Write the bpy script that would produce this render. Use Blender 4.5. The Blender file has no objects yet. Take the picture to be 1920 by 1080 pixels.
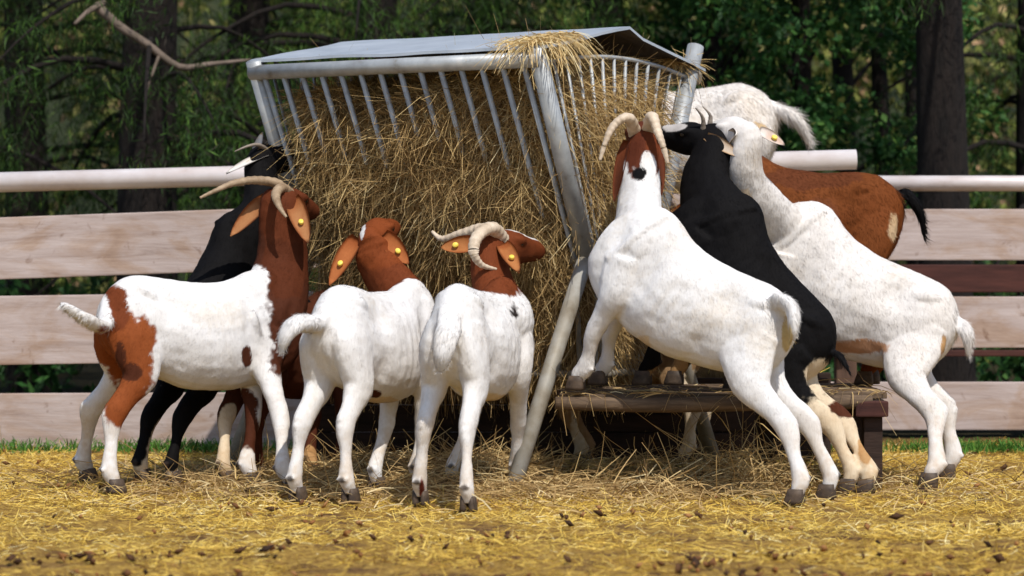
import bpy, bmesh, math, random
import numpy as np
from mathutils import Vector, Matrix, noise
R = math.radians
random.seed(7); rng = np.random.default_rng(7)
scene = bpy.context.scene
COL = scene.collection

# ---------------------------------------------------------------- camera, sky, sun, exposure
F_PX, HOR, CAM_H = 5000.0, 470.0, 0.94           # focal length in photo pixels, horizon row, eye height
cam = bpy.data.cameras.new('camera'); cam_o = bpy.data.objects.new('camera', cam); COL.objects.link(cam_o)
cam_o.location = (0, 0, CAM_H); cam_o.rotation_euler = (R(90), 0, 0)
cam.sensor_width = 36; cam.lens = F_PX / 1920 * 36
cam.shift_y = -(540 - HOR) / 1920
cam.clip_start = 0.1; cam.clip_end = 600
cam.dof.use_dof = True; cam.dof.focus_distance = 10.6; cam.dof.aperture_fstop = 2.7
scene.camera = cam_o

SUN_EL, SUN_AZ = 55.0, 157.0                      # azimuth clockwise from +Y (away); 157 = behind camera, to the right
world = bpy.data.worlds.new('World'); scene.world = world; world.use_nodes = True
wn = world.node_tree.nodes; wl = world.node_tree.links
sky = wn.new('ShaderNodeTexSky'); sky.sky_type = 'NISHITA'; sky.sun_disc = False
sky.sun_elevation = R(SUN_EL); sky.sun_rotation = R(SUN_AZ)
wn['Background'].inputs['Strength'].default_value = 0.14
wl.new(sky.outputs['Color'], wn['Background'].inputs['Color'])
sl = bpy.data.lights.new('sun', 'SUN'); sl.energy = 3.8; sl.angle = R(0.5); sl.color = (1, .955, .88)
so = bpy.data.objects.new('sun', sl); COL.objects.link(so)
sd = Vector((math.sin(R(SUN_AZ)) * math.cos(R(SUN_EL)), math.cos(R(SUN_AZ)) * math.cos(R(SUN_EL)), math.sin(R(SUN_EL))))
so.rotation_euler = (-sd).to_track_quat('-Z', 'Y').to_euler(); so.location = sd * 30
scene.view_settings.view_transform = 'Standard'; scene.view_settings.look = 'None'
scene.view_settings.exposure = 0.10; scene.view_settings.gamma = 1

# ---------------------------------------------------------------- helpers
def U(px, py, Y):
    "world point seen at photo pixel (px, py) at distance Y"
    return Vector(((px - 960) * Y / F_PX, Y, CAM_H - (py - HOR) * Y / F_PX))
def G(px, py):
    "ground point under photo pixel"
    Y = F_PX * CAM_H / (py - HOR); return Vector(((px - 960) * Y / F_PX, Y, 0))

def tag(o, label=None, cat=None, group=None, kind=None):
    if label: o['label'] = label
    if cat: o['category'] = cat
    if group: o['group'] = group
    if kind: o['kind'] = kind
    return o
def empty(name, loc, label, cat, group=None):
    o = bpy.data.objects.new(name, None); COL.objects.link(o); o.location = loc
    o.empty_display_size = .1
    return tag(o, label, cat, group)
def link(name, me, mat, parent=None, smooth=True):
    o = bpy.data.objects.new(name, me); COL.objects.link(o)
    if mat: me.materials.append(mat)
    if smooth: me.polygons.foreach_set('use_smooth', [True] * len(me.polygons))
    if parent:
        o.parent = parent
        me.transform(Matrix.Translation(-parent_world(parent)))
    return o
def parent_world(p):
    v = Vector(p.location)
    while p.parent: p = p.parent; v += p.location
    return v

class MB:
    "collects vertices / faces for ONE mesh"
    def __init__(s): s.v = []; s.f = []
    def add(s, v, f):
        n = len(s.v); s.v += [tuple(p) for p in v]; s.f += [tuple(i + n for i in q) for q in f]
    def rings(s, rings, cap=True):
        n = len(rings[0]); v = [p for r in rings for p in r]; f = []
        for i in range(len(rings) - 1):
            for j in range(n):
                k = (j + 1) % n
                f.append((i*n + j, i*n + k, (i+1)*n + k, (i+1)*n + j))
        if cap:
            f.append(tuple(range(n - 1, -1, -1))); f.append(tuple((len(rings)-1)*n + j for j in range(n)))
        s.add(v, f)
    def tube(s, pts, rad, n=12, sub=1, up=Vector((0, 0, 1)), aspect=1.0, carry=False):
        pts = [Vector(p) for p in pts]
        if not hasattr(rad, '__len__'): rad = [rad] * len(pts)
        if sub > 1: pts, rad = resample(pts, rad, sub)
        rs = []; a = None
        for i, p in enumerate(pts):
            t = (pts[min(i+1, len(pts)-1)] - pts[max(i-1, 0)]).normalized()
            u = up if abs(t.dot(up)) < .95 else Vector((0, 1, 0.01))
            a = (a - t*a.dot(t)).normalized() if carry and a is not None else t.cross(u).normalized(); b = a.cross(t)
            r = rad[i]
            ra, rb = r if hasattr(r, '__len__') else (r, r * aspect)
            rs.append([p + a * (ra * math.cos(q)) + b * (rb * math.sin(q)) for q in (2*math.pi*k/n for k in range(n))])
        s.rings(rs)
    def box(s, c, size, rot=None, bev=0.0):
        c = Vector(c); hx, hy, hz = [d / 2 for d in size]
        bm = bmesh.new(); bmesh.ops.create_cube(bm, size=1)
        for v in bm.verts: v.co = Vector((v.co.x*size[0], v.co.y*size[1], v.co.z*size[2]))
        if bev > 0: bmesh.ops.bevel(bm, geom=bm.edges[:], offset=bev, segments=2, affect='EDGES', profile=.6)
        M = rot.to_4x4() if rot else Matrix.Identity(4)
        bm.verts.index_update()
        s.add([c + (M @ v.co) for v in bm.verts], [[v.index for v in f.verts] for f in bm.faces]); bm.free()
    def mesh(s, name):
        me = bpy.data.meshes.new(name); me.from_pydata(s.v, [], s.f); me.update()
        return me
    def build(s, name, mat, parent=None, smooth=True):
        return link(name, s.mesh(name), mat, parent, smooth)

def cr(p0, p1, p2, p3, t):
    return 0.5 * ((2*p1) + (p2 - p0)*t + (2*p0 - 5*p1 + 4*p2 - p3)*t*t + (3*p1 - p0 - 3*p2 + p3)*t*t*t)
def resample(pts, rad, sub):
    P = []; Q = []
    ra = [np.array(r if hasattr(r, '__len__') else (r, r), float) for r in rad]
    n = len(pts)
    for i in range(n - 1):
        a, b, c, d = max(i-1, 0), i, i+1, min(i+2, n-1)
        for k in range(sub):
            t = k / sub
            P.append(cr(pts[a], pts[b], pts[c], pts[d], t)); Q.append(np.maximum(cr(ra[a], ra[b], ra[c], ra[d], t), 1e-3))
    P.append(pts[-1]); Q.append(ra[-1])
    return P, Q
def quads_mesh(name, V, nper, faces_per, attr=None):
    "numpy mesh: V (N, nper, 3), faces_per list of index tuples inside one element; attr per element"
    N = len(V); me = bpy.data.meshes.new(name)
    fp = np.array(faces_per); k = fp.shape[1]
    idx = (fp[None] + (np.arange(N) * nper)[:, None, None]).reshape(-1)
    nf = N * len(fp)
    me.vertices.add(N * nper); me.vertices.foreach_set('co', V.reshape(-1).astype(np.float32))
    me.loops.add(len(idx)); me.loops.foreach_set('vertex_index', idx.astype(np.int32))
    me.polygons.add(nf); me.polygons.foreach_set('loop_start', (np.arange(nf) * k).astype(np.int32))
    if attr is not None:
        a = me.attributes.new('tint', 'FLOAT', 'POINT'); a.data.foreach_set('value', np.repeat(attr, nper).astype(np.float32))
    me.update(calc_edges=True); me.validate()
    return me
def unit(a): return a / np.maximum(np.linalg.norm(a, axis=-1, keepdims=True), 1e-9)
def strands(name, P, D, L, W, droop=0.0, curl=.25, tint=None, seg=3):
    "ribbon stalks from roots P along D"
    N = len(P); D = unit(D); rnd = unit(rng.normal(size=(N, 3)))
    side = unit(np.cross(D, rnd)); bend = unit(np.cross(D, side)) * (rng.normal(size=(N, 1)) * curl)
    pts = []
    for k in range(seg + 1):
        t = k / seg
        c = P + D * (L * t)[:, None] + bend * (L * t * t)[:, None]
        c[:, 2] -= droop * L * t * t
        w = (W * (1 - .55 * t))[:, None]
        pts += [c - side * w / 2, c + side * w / 2]
    V = np.stack(pts, 1)
    fs = [(2*k, 2*k+1, 2*k+3, 2*k+2) for k in range(seg)]
    return quads_mesh(name, V, 2*(seg+1), fs, tint if tint is not None else rng.random(N))

# ---------------------------------------------------------------- materials
def nodes(name):
    m = bpy.data.materials.new(name); m.use_nodes = True
    nt = m.node_tree; return m, nt, nt.nodes['Principled BSDF']
def ramp(nt, src, stops):
    r = nt.nodes.new('ShaderNodeValToRGB'); e = r.color_ramp.elements
    while len(e) < len(stops): e.new(.5)
    for el, (p, c) in zip(e, stops): el.position = p; el.color = (*c, 1)
    nt.links.new(src, r.inputs[0]); return r.outputs[0]
def noise_n(nt, scale, detail=4, vec=None, rough=.6, dist=0):
    n = nt.nodes.new('ShaderNodeTexNoise'); n.inputs['Scale'].default_value = scale
    n.inputs['Detail'].default_value = detail; n.inputs['Roughness'].default_value = rough; n.inputs['Distortion'].default_value = dist
    if vec: nt.links.new(vec, n.inputs['Vector'])
    return n.outputs[0]
def objvec(nt, scale=(1, 1, 1)):
    t = nt.nodes.new('ShaderNodeTexCoord'); m = nt.nodes.new('ShaderNodeMapping')
    m.inputs['Scale'].default_value = scale; nt.links.new(t.outputs['Object'], m.inputs[0]); return m.outputs[0]
def mix(nt, a, b, fac, mode='MIX'):
    m = nt.nodes.new('ShaderNodeMix'); m.data_type = 'RGBA'; m.blend_type = mode
    for s, v in ((m.inputs[0], fac), (m.inputs[6], a), (m.inputs[7], b)):
        if isinstance(v, (int, float)): s.default_value = v
        elif isinstance(v, tuple): s.default_value = (*v, 1)
        else: nt.links.new(v, s)
    return m.outputs[2]
def bump(nt, b, src, strength=.3, dist=.01):
    n = nt.nodes.new('ShaderNodeBump'); n.inputs['Strength'].default_value = strength; n.inputs['Distance'].default_value = dist
    nt.links.new(src, n.inputs['Height']); nt.links.new(n.outputs[0], b.inputs['Normal'])
def simple(name, stops, scale=8, rough=.7, metal=0, stretch=(1, 1, 1), bmp=.25, bdist=.004, detail=6, spec=.3):
    m, nt, b = nodes(name)
    v = objvec(nt, stretch); n = noise_n(nt, scale, detail, v)
    nt.links.new(ramp(nt, n, stops), b.inputs['Base Color'])
    b.inputs['Roughness'].default_value = rough; b.inputs['Metallic'].default_value = metal
    b.inputs['Specular IOR Level'].default_value = spec
    if bmp: bump(nt, b, noise_n(nt, scale * 4, 5, v), bmp, bdist)
    return m
def tinted(name, stops, rough=.7, trans=0.0):
    m, nt, b = nodes(name)
    a = nt.nodes.new('ShaderNodeAttribute'); a.attribute_name = 'tint'
    c = ramp(nt, a.outputs['Fac'], stops)
    nt.links.new(c, b.inputs['Base Color']); b.inputs['Roughness'].default_value = rough
    b.inputs['Specular IOR Level'].default_value = .2
    if trans:
        t = nt.nodes.new('ShaderNodeBsdfTranslucent'); nt.links.new(c, t.inputs['Color'])
        mx = nt.nodes.new('ShaderNodeMixShader'); mx.inputs[0].default_value = trans
        nt.links.new(b.outputs[0], mx.inputs[1]); nt.links.new(t.outputs[0], mx.inputs[2])
        nt.links.new(mx.outputs[0], nt.nodes['Material Output'].inputs['Surface'])
    return m
def coat_material():
    m, nt, b = nodes('goat_coat')
    a = nt.nodes.new('ShaderNodeAttribute'); a.attribute_name = 'coat'
    v = objvec(nt, (1, 1, .35)); n1 = noise_n(nt, 9, 5, objvec(nt)); n2 = noise_n(nt, 130, 3, v)
    c = mix(nt, a.outputs['Color'], ramp(nt, n1, [(.3, (.86, .83, .79)), (.62, (1, 1, 1))]), .7, 'MULTIPLY')
    c = mix(nt, c, ramp(nt, n2, [(.25, (.78, .76, .74)), (.6, (1, 1, 1))]), .35, 'MULTIPLY')
    nt.links.new(c, b.inputs['Base Color']); b.inputs['Roughness'].default_value = .78
    b.inputs['Specular IOR Level'].default_value = .10
    bump(nt, b, n2, .3, .005)
    return m

M = {}
M['coat'] = coat_material()
M['horn'] = simple('horn', [(.3, (.20, .13, .075)), (.7, (.42, .31, .20))], 22, .55, stretch=(1, 1, 1), bmp=.4)
M['horn_pale'] = simple('horn_pale', [(.3, (.42, .32, .22)), (.7, (.68, .56, .43))], 22, .5, bmp=.4)
M['horn_grey'] = simple('horn_grey', [(.3, (.16, .13, .11)), (.7, (.30, .25, .20))], 22, .5, bmp=.4)
M['hoof'] = simple('hoof', [(.3, (.035, .025, .02)), (.7, (.11, .075, .05))], 30, .6)
M['tag'] = simple('tag', [(.3, (.78, .56, .06)), (.7, (.88, .70, .14))], 30, .4, bmp=0)
M['eye'] = simple('eye', [(.3, (.01, .008, .006)), (.7, (.03, .02, .012))], 30, .12, bmp=0, spec=.6)
M['galv'] = simple('galvanised', [(.28, (.22, .20, .17)), (.40, (.33, .34, .345)), (.6, (.42, .44, .45)), (.75, (.52, .52, .51))], 12, .5, .3, bmp=.15)
M['galv_old'] = simple('galvanised_dirty', [(.25, (.17, .135, .09)), (.45, (.28, .25, .20)), (.7, (.38, .365, .33))], 9, .6, .15, bmp=.2)
M['roof'] = simple('roof_sheet', [(.3, (.42, .47, .54)), (.7, (.58, .63, .70))], 5, .42, .35, bmp=.1)
M['roof_shade'] = simple('shaded_underside', [(.3, (.035, .028, .022)), (.7, (.09, .07, .055))], 7, .8)  # dark roof underside: shade painted into the sheet's colour
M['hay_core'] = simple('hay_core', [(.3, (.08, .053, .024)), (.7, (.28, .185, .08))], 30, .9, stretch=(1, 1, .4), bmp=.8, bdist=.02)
M['hay'] = tinted('hay_stalk', [(0, (.12, .066, .024)), (.22, (.29, .18, .072)), (.5, (.49, .33, .14)), (.8, (.64, .46, .20)), (1, (.73, .60, .34))], .6, .15)
M['straw'] = tinted('straw_stalk', [(0, (.10, .045, .015)), (.16, (.34, .19, .045)), (.42, (.70, .46, .075)), (.78, (.84, .62, .15)), (1, (.88, .76, .40))], .6, .12)
M['litter'] = tinted('litter', [(0, (.03, .015, .008)), (.5, (.11, .05, .02)), (.85, (.26, .11, .035)), (1, (.36, .18, .07))], .8)
def board_material():
    m, nt, b = nodes('pale_board'); v = objvec(nt, (.5, 1, 5)); w = objvec(nt)
    c = ramp(nt, noise_n(nt, 4, 8, v, .7, .6), [(.25, (.27, .20, .17)), (.45, (.43, .345, .315)), (.62, (.51, .425, .40)), (.8, (.58, .505, .485))])
    st = ramp(nt, noise_n(nt, 2.3, 7, objvec(nt, (1, 1, 2.2)), .65, 1.0), [(.45, (1, 1, 1)), (.62, (.80, .66, .50)), (.78, (.50, .38, .27))])
    sp = ramp(nt, noise_n(nt, 11, 6, w, .6, .5), [(.62, (1, 1, 1)), (.70, (.45, .34, .26))])
    c = mix(nt, mix(nt, c, st, .75, 'MULTIPLY'), sp, .7, 'MULTIPLY')
    nt.links.new(c, b.inputs['Base Color']); b.inputs['Roughness'].default_value = .75; b.inputs['Specular IOR Level'].default_value = .25
    bump(nt, b, noise_n(nt, 16, 6, v), .4, .004); return m
M['board'] = board_material()
M['pipe'] = simple('pale_pipe', [(.25, (.40, .30, .25)), (.42, (.60, .52, .49)), (.7, (.74, .69, .69))], 6, .42, .1, stretch=(.6, 1, 1), bmp=.1, spec=.5)
M['post'] = simple('fence_post', [(.3, (.06, .035, .025)), (.7, (.14, .08, .055))], 6, .85, stretch=(3, 3, .4))
M['red_board'] = simple('dark_red_board', [(.3, (.035, .012, .01)), (.7, (.09, .03, .022))], 6, .8, stretch=(.5, 1, 4))
M['timber'] = simple('weathered_timber', [(.25, (.045, .028, .018)), (.5, (.11, .072, .044)), (.75, (.21, .145, .09))], 7, .8, stretch=(.7, 4, 6), bmp=.5)
M['timber_dark'] = simple('dark_timber', [(.3, (.018, .010, .007)), (.7, (.05, .028, .02))], 7, .85, stretch=(.7, 3, 5), bmp=.4)
M['bark'] = simple('dark_bark', [(.3, (.008, .006, .005)), (.7, (.020, .013, .010))], 9, .9, stretch=(3, 3, .5), bmp=.8, bdist=.03)
M['bark_pale'] = simple('dead_branch', [(.3, (.09, .07, .05)), (.7, (.20, .15, .12))], 9, .9, bmp=.5)
M['needle'] = tinted('spruce_needles', [(0, (.024, .016, .008)), (.2, (.014, .030, .008)), (.55, (.035, .080, .014)), (.85, (.08, .17, .022)), (1, (.17, .24, .045))], .6, .2)
M['leaf'] = tinted('broad_leaves', [(0, (.015, .045, .012)), (.5, (.035, .11, .025)), (.85, (.09, .19, .04)), (1, (.26, .27, .07))], .55, .25)
M['far'] = tinted('far_leaves', [(0, (.04, .045, .015)), (.35, (.09, .11, .03)), (.7, (.24, .28, .06)), (.9, (.40, .36, .13)), (1, (.48, .30, .17))], .7, .25)
M['grass'] = tinted('grass_blade', [(0, (.03, .10, .015)), (1, (.12, .28, .04))], .6, .2)

# ---------------------------------------------------------------- ground
def gz(x, y):
    h = 0.0
    h += .05 * math.exp(-((x + .05) / 1.0) ** 2 - ((y - 11.05) / .42) ** 2)      # trampled hay heap below the feeder
    return h
def ground():
    xs = np.unique(np.concatenate([np.linspace(-150, -4, 14), np.linspace(-4, -2.6, 8), np.linspace(-2.6, 2.6, 150), np.linspace(2.6, 4, 8), np.linspace(4, 150, 14)]))
    ys = np.unique(np.concatenate([np.linspace(-40, 7, 14), np.linspace(7, 13.5, 190), np.linspace(13.5, 18, 14), np.linspace(18, 250, 24)]))
    V = []
    for y in ys:
        for x in xs:
            z = gz(x, y) if 9 < y < 13 else 0
            if 7 <= y <= 13.5 and abs(x) <= 2.6:
                z += .012 * noise.noise(Vector((x*2.2, y*2.2, 3))) + .012 * noise.noise(Vector((x*9, y*9, 1))) + .006 * noise.noise(Vector((x*24, y*24, 7))) - .012
            V.append((x, y, z))
    n = len(xs); Fc = [(j*n+i, j*n+i+1, (j+1)*n+i+1, (j+1)*n+i) for j in range(len(ys)-1) for i in range(n-1)]
    me = bpy.data.meshes.new('ground'); me.from_pydata(V, [], Fc)
    m, nt, b = nodes('straw_ground')
    v = objvec(nt); n1 = noise_n(nt, 1.7, 6, v); n2 = noise_n(nt, 26, 8, v, .7, 1.5); n3 = noise_n(nt, 6, 6, objvec(nt, (.7, 1, 1)), .65)
    straw = ramp(nt, n2, [(.30, (.10, .05, .018)), (.45, (.30, .17, .04)), (.6, (.50, .32, .075)), (.75, (.68, .50, .18))])
    dirt = ramp(nt, n2, [(.35, (.05, .025, .012)), (.6, (.20, .105, .045)), (.75, (.36, .22, .10))])
    c = mix(nt, straw, dirt, ramp(nt, n3, [(.50, (0, 0, 0)), (.62, (1, 1, 1))]))
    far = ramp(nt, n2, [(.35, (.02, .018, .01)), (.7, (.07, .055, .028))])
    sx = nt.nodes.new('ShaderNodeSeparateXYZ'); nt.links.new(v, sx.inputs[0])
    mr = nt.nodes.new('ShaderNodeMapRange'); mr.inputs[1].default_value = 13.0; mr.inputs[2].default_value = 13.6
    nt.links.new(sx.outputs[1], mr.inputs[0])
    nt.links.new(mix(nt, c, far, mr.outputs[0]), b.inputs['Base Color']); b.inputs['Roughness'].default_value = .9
    b.inputs['Specular IOR Level'].default_value = .1
    bump(nt, b, n2, .9, .02)
    tag(link('ground', me, m), kind='structure')
ground()
def scatter(n, x0, x1, y0, y1):
    return np.stack([rng.uniform(x0, x1, n), rng.uniform(y0, y1, n)], 1)
def lift(P): return np.array([gz(x, y) if 9 < y < 13 else 0 for x, y in P])
def flat_dirs(n, up=.25):
    a = rng.uniform(0, 2*math.pi, n); return np.stack([np.cos(a), np.sin(a), rng.normal(.08, up, n)], 1)
# straw over the yard
n = 130000; P = scatter(n, -2.7, 2.7, 7.4, 13.0); P = np.concatenate([P, lift(P)[:, None] + rng.uniform(-.02, .004, (n, 1))], 1)
nz = np.array([noise.noise(Vector((p[0]*2.5, p[1]*2.5, 5))) + .5 * noise.noise(Vector((p[0]*8, p[1]*8, 9))) for p in P])
keep = rng.random(n) < np.clip(.72 + 1.5 * nz - .35*np.clip(8.7 - P[:, 1], 0, 1), .08, 1)
P = P[keep]; n = len(P)
fr = np.array([noise.noise(Vector((p[0]*3.2, p[1]*4.5, 25))) + .6*noise.noise(Vector((p[0]*11, p[1]*14, 29))) for p in P])
tn = np.clip(rng.normal(.60, .20, n) + .34*fr - .22*np.clip((8.75 - P[:, 1])/.8, 0, 1), 0, 1)
me = strands('straw', P, flat_dirs(n, .22), rng.uniform(.018, .068, n), rng.uniform(.0016, .0036, n), .1, .45, tn)
tag(link('straw', me, M['straw'], smooth=False), 'short golden straw scattered all over the farmyard ground', 'straw', kind='stuff')
# brown litter: dead leaves and droppings, more of it towards the camera
n = 3400; y = 7.4 + 5.2 * rng.random(n) ** 5; x = rng.uniform(-2.7, 2.7, n)
nz = np.array([noise.noise(Vector((a*2.0, b*2.6, 15))) for a, b in zip(x, y)])
k = rng.random(n) < np.clip(.1 + 2.2 * nz, .03, 1); x, y = x[k], y[k]; n = len(x)
P = np.stack([x, y, np.array([gz(a, b) for a, b in zip(x, y)]) + .012], 1)
u = flat_dirs(n, .45); u = unit(u); w = unit(np.cross(u, unit(rng.normal(size=(n, 3)) + np.array([0, 0, 2.5])))); up = np.cross(u, w) * -1
L = (rng.uniform(.006, .028, n) * rng.uniform(.6, 1.3, n))[:, None]; Wd = L * rng.uniform(.35, .8, (n, 1)); H = L * rng.uniform(.05, .28, (n, 1))
V = np.stack([P - u*L, P - w*Wd, P + u*L, P + w*Wd, P + up*H + np.array([0, 0, .004]), P - np.array([0, 0, .012])], 1)
me = quads_mesh('leaf_litter', V, 6, [(0, 1, 4), (1, 2, 4), (2, 3, 4), (3, 0, 4), (1, 0, 5), (2, 1, 5), (3, 2, 5), (0, 3, 5)], rng.random(n))
tag(link('leaf_litter', me, M['litter'], smooth=False), 'brown dead leaves and droppings littering the straw in the foreground', 'litter', kind='stuff')
# loose hay below the feeder
n = 15000
P = np.stack([rng.normal(.0, .75, n), rng.normal(10.80, .38, n)], 1); P = np.concatenate([P, (lift(P) + np.abs(rng.normal(0, .018, n)))[:, None]], 1)
kp = ~((P[:, 0] > .12) & (P[:, 0] < 1.4) & (P[:, 1] > 10.55) & (rng.random(n) < .8)); P = P[kp]; n = len(P)
me = strands('loose_hay', P, flat_dirs(n, .4), rng.uniform(.08, .24, n), rng.uniform(.003, .006, n), .35, .45, np.clip(rng.normal(.5, .25, n), 0, 1))
tag(link('loose_hay', me, M['hay'], smooth=False), 'loose tangled hay trampled on the ground below the feeder', 'hay', kind='stuff')
n = 750
P = np.stack([rng.normal(.90, .15, n), rng.normal(10.62, .10, n), np.abs(rng.normal(.02, .07, n))], 1)
me = strands('hay_tangle', P, flat_dirs(n, .7), rng.uniform(.1, .26, n), rng.uniform(.003, .005, n), .3, .6, np.clip(rng.normal(.6, .22, n), 0, 1))
tag(link('hay_tangle', me, M['hay'], smooth=False), 'tangled heap of hay piled against the front of the timber platform', 'hay')
# grass strip along the fence
n = 9000; P = np.stack([rng.uniform(-3, 3, n), rng.normal(12.55, .09, n), np.zeros(n)], 1)
dn = np.array([noise.noise(Vector((a*1.6, 3, 2))) for a in P[:, 0]]); P = P[rng.random(n) < np.clip(.45 + 1.6*dn, .03, 1)]; n = len(P)
d = rng.normal(0, .35, (n, 3)); d[:, 2] = 1
me = strands('grass', P, d, rng.uniform(.03, .075, n), rng.uniform(.004, .008, n), .2, .4, rng.random(n))
tag(link('grass', me, M['grass'], smooth=False), 'thin strip of green grass along the foot of the fence', 'grass', kind='stuff')

# ---------------------------------------------------------------- fences
def board(parent, p0, p1, h, th, mat, name='board'):
    "plank between p0 and p1 (centre line)"
    d = p1 - p0; mb = MB(); ang = math.atan2(d.y, d.x); sl_ = math.atan2(d.z, math.hypot(d.x, d.y))
    rot = Matrix.Rotation(ang, 3, 'Z') @ Matrix.Rotation(-sl_, 3, 'Y')
    mb.box((p0 + p1) / 2, (d.length, th, h), rot, .006)
    return mb.build(name, mat, parent, False)
def pipe(parent, p0, p1, r, mat, name):
    mb = MB(); d = (p1 - p0).normalized()
    mb.tube([p0 + d*.004, p0 + d*.001, p0, p1, p1 - d*.001, p1 - d*.004][2:4], r, 24)
    return mb.build(name, mat, parent)
YF = 12.75
f1 = empty('fence', (0, YF, 0), 'long pale board fence with a round pale top rail running behind the hay feeder', 'fence')
pipe(f1, U(-420, 353, YF), U(1605, 299, YF), .048, M['pipe'], 'rail').data.polygons.foreach_set
def fb(y0a, y1a, xa, y0b, y1b, xb, ext0, ext1, mat, off=0.0):
    s0 = (y0b - y0a) / (xb - xa); s1 = (y1b - y1a) / (xb - xa)
    q = lambda x: ((y0a + s0*(x-xa)) + (y1a + s1*(x-xa))) / 2
    h = (y1a - y0a) * YF / F_PX
    board(f1, U(ext0, q(ext0), YF + off), U(ext1, q(ext1), YF + off), h, .035, mat)
fb(403, 519, 135, 392, 508, 440, -420, 1590, M['board'])
fb(553, 682, 135, 546, 675, 600, -420, 1590, M['board'])
fb(737, 842, 135, 735, 840, 600, -420, 1590, M['board'])
for px in (-390, 545, 1180, 1585):
    mb = MB(); p = U(px, 470, YF + .09); mb.box((p.x, p.y, .56), (.1, .1, 1.16), None, .008); mb.build('post', M['post'], f1, False)
YG = 13.5
f2 = empty('fence', (1.9, YG, 0), 'lower pale board fence with pale rail at the far right beyond the white goat', 'fence')
pipe(f2, U(1390, 344, YG), U(2500, 344, YG), .04, M['pipe'], 'rail')
for y0, y1, mt in ((392, 488, 'board'), (496, 548, 'red_board'), (556, 652, 'board'), (656, 668, 'red_board'), (716, 806, 'board')):
    board(f2, U(1400, (y0+y1)/2, YG), U(2500, (y0+y1)/2, YG), (y1 - y0)*YG/F_PX, .035, M[mt])
for px in (1500, 1950, 2480):
    mb = MB(); p = U(px, 470, YG + .09); mb.box((p.x, p.y, .58), (.1, .1, 1.16), None, .008); mb.build('post', M['post'], f2, False)

# ---------------------------------------------------------------- hay feeder
A = Vector((.095, 10.6, 0)); EV = Vector((.71, 1.09, 0)); LV = Vector((-1.195, .78, 0))      # near right corner, end vector, front vector
def fp(u, t, z): return A + EV*t + LV*u + Vector((0, 0, z))
ZT, ZW, ZB = 1.70, .90, .43
feeder = empty('hay_feeder', fp(.5, .5, 0), 'galvanised metal hay feeder with slanted bars and a shallow gabled sheet roof', 'hay feeder')
def bar(pts, r, name, mat, sub=1, n=10):
    mb = MB(); mb.tube(pts, r, n, sub); return mb.build(name, mat, feeder)
for u in (0, 1):
    for a, sg in ((0, 1), (1, -1)):
        top = ZT + (.05 if (u, a) != (0, 1) else .135)
        bar([fp(u, a, top), fp(u, a + sg*.3, ZW), ], .037, 'post', M['galv'], 1, 16)
        bar([fp(u, a + sg*.3, ZW + .03), fp(u, a - sg*.147, -.03)], .033, 'leg', M['galv_old'], 1, 16)
    # arched end rail and end bars
    arch = lambda t: ZT + .0 + .065 * (1 - (2*t - 1)**2)
    bar([fp(u, t, arch(t) - .02) for t in np.linspace(.03, .97, 13)], .009, 'end_rail', M['galv'])
    for t in np.linspace(.1, .9, 12):
        tb = .32 + .36 * t
        bar([fp(u, t, arch(t) - .02), fp(u, tb, ZW), fp(u, tb, ZB)], .0075, 'bar', M['galv'], 1, 8)
for a, sg in ((0, 1), (1, -1)):
    bar([fp(-.01, a, ZT), fp(1.01, a, ZT)], .032, 'top_rail', M['galv'], 1, 20)
    bar([fp(0, a + sg*.3, ZW), fp(1, a + sg*.3, ZW)], .018, 'waist_rail', M['galv_old'])
    for k in range(14):
        u = .04 + .92 * k / 13
        ct = 0 if a == 0 else 1
        bar([fp(u, ct, ZT - .02), fp(u, ct + sg*.3, ZW), fp(u, ct + sg*.33, ZB)], .012, 'bar', M['galv'], 1, 8)
    bar([fp(0, a + sg*.33, ZB), fp(1, a + sg*.33, ZB)], .016, 'bottom_rail', M['galv_old'])
for u in (0, 1): bar([fp(u, .33, ZB), fp(u, .67, ZB)], .016, 'bottom_rail', M['galv_old'])
# gabled roof: two folded sheets with thickness, slightly dented
def roof():
    nu, nt_ = 28, 12; RZ = 1.875; mb = MB(); th = .012
    def zr(t, u):
        z = ZT + .055 + (RZ - ZT - .055) * (1 - abs(2*t - 1))
        return z + .008 * noise.noise(Vector((u*5, t*4, 2))) - .02 * max(0, .06 - u) / .06 * (t > .5)
    top = [[fp(-.035 + 1.05*i/nu, .0 + 1.0*j/nt_, zr(j/nt_, i/nu)) for j in range(nt_+1)] for i in range(nu+1)]
    rings = []
    for row in top:
        rings.append([p for p in row] + [p - Vector((0, 0, th)) for p in reversed(row)])
    mb.rings(rings)
    o = mb.build('roof', M['roof'], feeder, False); o.data.materials.append(M['roof_shade'])
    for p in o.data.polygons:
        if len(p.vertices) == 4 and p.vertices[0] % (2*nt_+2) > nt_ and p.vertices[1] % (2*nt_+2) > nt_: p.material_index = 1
    return o
roof()
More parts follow.
